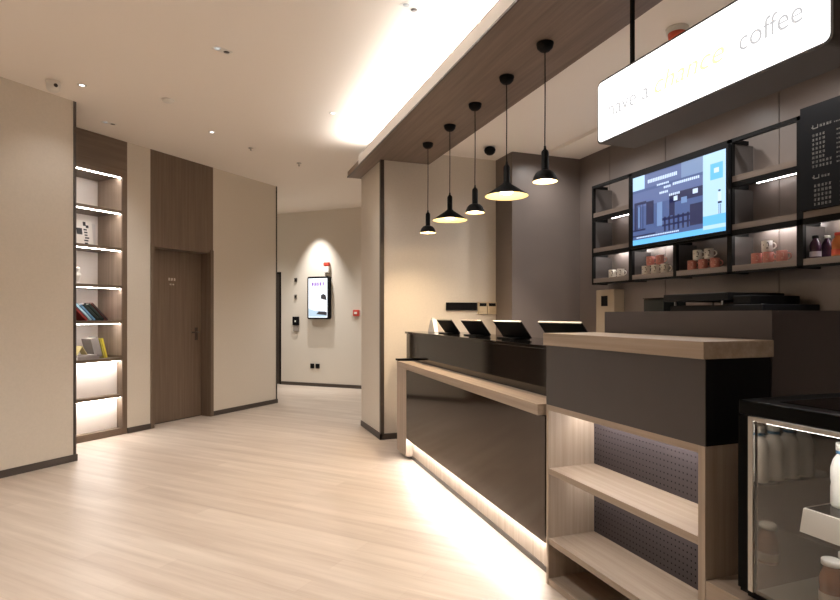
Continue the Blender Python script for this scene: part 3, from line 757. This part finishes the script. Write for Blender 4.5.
# mugs
def mug_proto(label, white):
    t = thing('mug', label, 'mug', (0, 0, 0))
    m = M['mugw'] if white else M['pink']
    q = MB(); q.lathe([(0, 0), (.029, 0), (.034, .006), (.035, .079), (.032, .080), (.031, .010), (0, .008)], 28); q.build('cup', m, t)
    q = MB(); pts = [(.034+.021*math.sin(a), 0, .042+.021*math.cos(a)) for a in [math.pi*i/8 for i in range(9)]]
    q.tube(pts, .0045, 8); q.build('handle', m, t)
    q = MB()
    rr = .0354
    def arc(a0, a1, z0, z1):
        n = 5; 
        for i in range(n):
            A = R(a0+(a1-a0)*i/n); Bq = R(a0+(a1-a0)*(i+1)/n)
            q.quad([(rr*math.cos(A), rr*math.sin(A), z0), (rr*math.cos(Bq), rr*math.sin(Bq), z0), (rr*math.cos(Bq), rr*math.sin(Bq), z1), (rr*math.cos(A), rr*math.sin(A), z1)])
    arc(276, 296, .058, .065); arc(292, 300, .036, .058); arc(272, 294, .022, .029); arc(236, 248, .046, .051)
    q.build('print', M['ink'] if white else M['pinkp'], t)
    return t
ml = []
Z0 = 1.665; Z1 = Z0+.0806
def place(y, z, white, label, x=3.672, rot=None):
    global WM, PM
    ang = R(-62) if rot is None else R(rot)
    if white:
        if WM is None: WM = mug_proto(label, True); o = WM
        else: o = dup(WM, (0, 0, 0))
    else:
        if PM is None: PM = mug_proto(label, False); o = PM
        else: o = dup(PM, (0, 0, 0))
    o.location = (x, y, z); o.rotation_euler = (0, 0, ang); o['label'] = label; o['group'] = 'mugs on the back bar shelf'
WM = PM = None
place(4.525, Z0, True, 'left of the two white mugs in the leftmost lower bay')
place(4.405, Z0, True, 'right of the two white mugs in the leftmost lower bay')
place(4.069, Z0, True, 'white mug at the bottom left of the pile under the television\'s left half')
place(3.955, Z0, True, 'white mug at the bottom middle of the pile under the television\'s left half')
place(3.840, Z0, True, 'white mug at the bottom right of the pile under the television\'s left half')
place(4.012, Z1, False, 'left pink mug on top of three white mugs')
place(3.897, Z1, False, 'right pink mug on top of three white mugs')
place(3.545, Z0, False, 'pink mug at the bottom left of the pile with two white mugs on top')
place(3.435, Z0, False, 'pink mug at the bottom middle of the pile with two white mugs on top')
place(3.320, Z0, False, 'pink mug at the bottom right of the pile with two white mugs on top')
place(3.490, Z1, True, 'left white mug on top of three pink mugs')
place(3.378, Z1, True, 'right white mug on top of three pink mugs')
place(2.962, Z0, False, 'left pink mug under the single white mug, right of the television')
place(2.870, Z0, False, 'middle pink mug under the single white mug, right of the television', rot=-80)
place(2.770, Z0, False, 'right pink mug beside the single white mug, right of the television')
place(2.880, Z1, True, 'single white mug on top of pink mugs right of the television')
# bottles in the right bay
pur = plain('grape_purple', (.045, .015, .04), .25); org = plain('orange_drink', (.55, .17, .04), .3)
plab = plain('purple_label', (.45, .40, .48), .5); olab = plain('orange_label', (.62, .10, .05), .5)
bb_ = bottle('dark purple drink bottle in the bay under the menu board', 3.655, 2.528, Z0, .150, .032, pur, M['black'], None, lab=plab)
bottle('dark bottle with a pale cap behind the purple one under the menu board', 3.725, 2.500, Z0, .150, .030, pur, capw, None)
bottle('orange drink bottle with a red label at the right under the menu board', 3.655, 2.385, Z0, .150, .036, org, M['red'], None, lab=olab)

# ------------------------------------------------------------------ back bar counter and machines
bc = thing('back_counter', 'pale back counter along the wall under the shelf unit, white to bounce light', 'counter', (0, 0, 0))
B(3.2, 3.82, .4, 4.4, 0, .86).build('cabinet', M['whitelam'], bc)
B(3.17, 3.82, .4, 4.4, .861, .90).build('countertop', M['whitelam'], bc)  # unseen counter made white so it bounces light onto the bar ceiling
em = thing('espresso_machine', 'wide black espresso machine on the back counter', 'coffee machine', (3.535, 3.0, .9005))
B(-.22, .27, -.36, .34, .04, .40).build('body', M['black'], em, bevel=.01)
q = MB(); q.poly_prism([(-.42, .42), (.40, .42), (.44, .50), (.44, .53), (-.16, .545), (-.30, .50), (-.42, .48)], 'x', -.26, .28) if False else None
q.box(-.26, .27, -.40, .37, .4005, .47); q.build('deck', M['black'], em, bevel=.006)
B(-.28, .26, -.16, .42, .50, .555).build('cup_tray', M['blackm'], em, bevel=.006)
B(-.24, .22, -.30, -.165, .472, .53).build('lid', M['blackm'], em, bevel=.006)
q = MB()
for yy_ in (-.33, .31):
    for xx_ in (-.18, .22): q.lathe([(0, 0), (.022, 0), (.018, .04), (0, .04)], 14, (xx_, yy_, 0))
q.build('foot', M['blackm'], em)
q = MB()
for yy_ in (-.05, .38): q.box(-.20, -.185, yy_, yy_+.012, .4705, .50); q.box(.18, .195, yy_, yy_+.012, .4705, .50)
q.build('tray_post', M['steel'], em)
for yy_ in (-.2, .14):
    q = MB(); q.lathe([(0, .22), (.032, .22), (.036, .26), (.036, .30), (0, .30)], 18, (-.262, yy_, 0)); gh = q.build('group_head', M['steel'], em)
    q = MB(); q.tube([(-.262, yy_, .235), (-.40, yy_, .215)], .012, 10); q.build('portafilter', M['black'], gh)
gd = thing('glass_hopper', 'dark glass topped grinder left of the espresso machine', 'grinder', (3.45, 3.60, .9005))
B(-.12, .12, -.10, .13, 0, .36).build('body', M['black'], gd, bevel=.006)
B(-.115, .115, -.10, .12, .361, .53).build('hopper', plain('smoked_plastic', (.010, .011, .010), .2, spec=.3), gd, bevel=.004)
B(-.12, .12, -.105, .125, .531, .537).build('lid', M['gloss'], gd)

wb_ = thing('control_box', 'beige wall box with a square dark display left of the back counter', 'control box', (3.70, 4.65, 1.0))
B(0, .122, -.12, .16, .05, .555).build('housing', plain('beige_metal', (.34, .275, .20), .5), wb_, bevel=.004)
B(-.003, -.0005, -.02, .077, .39, .493).build('display', M['black'], wb_)
B(.02, .115, .115, .158, -1.0, .0495).build('post', plain('beige_post', (.44, .36, .26), .5), wb_)

# switch plates on the cream wall behind the counter
t = thing('wall_panel', 'long narrow black panel on the cream wall behind the counter', 'panel', (2.545, 5.63, 1.352))
B(-.185, .185, -.02, -.0005, 0, .085).build('plate', M['black'], t, bevel=.003)
for k, (xx_, lb) in enumerate(((2.80, 'left of two cream switch units beside the narrow black panel'), (2.915, 'right of two cream switch units beside the narrow black panel'))):
    t = thing('switch_unit', lb, 'switch', (xx_, 5.63, 1.31))
    B(-.056, .05, -.025, -.0005, 0, .135).build('plate', plain('cream_plastic', (.62, .52, .36), .5), t, bevel=.003)
    B(-.045, .04, -.028, -.0255, .088, .122).build('window', M['black'], t)

# ------------------------------------------------------------------ lights of the ceiling fittings, plus added spots without fittings
for x, y, lb, tw in DL: spot('downlight_and_fill_beam', (x, y, 3.18), 8 if x < -1.03 else 30, 110, 1)
for x, y, e, a in ((.0, 1.9, 100, 88), (-2.2, 3.2, 125, 105), (-1.2, .9, 110, 92), (-3.2, .6, 115, 100), (-2.8, -1.5, 70, 100), (-4.5, -1.5, 70, 105), (-4.6, .6, 115, 105)):  # unseen fill spots without fittings, added to brighten the room
    spot('downlight_and_fill_beam', (x, y, 3.18), e, a, 1)
c_ = wb(.85, -.42, 3.18)
spot('wall_washer_beam', c_, 140, 62, 1, target=wb(.85, -.05, 1.2), radius=.02)
spot('corridor_beam', wb(2.6, -1.0, 3.18), 110, 120, .9)  # spots over the corridor, no fitting modelled for them
spot('corridor_beam', wb(-.2, -1.3, 3.18), 75, 120, .9)
for x, y in ((2.75, 4.5), (2.75, 3.4), (2.75, 2.2)):  # added spots without fittings; their bounce brightens the ceiling over the bar
    spot('bar_fill_beam', (x, y, 3.02), 190, 66, 1)
for y in (4.9, 4.2, 3.4, 2.6, 1.8): spot('bar_washer', (3.3, y, 3.02), 22, 155, 1)
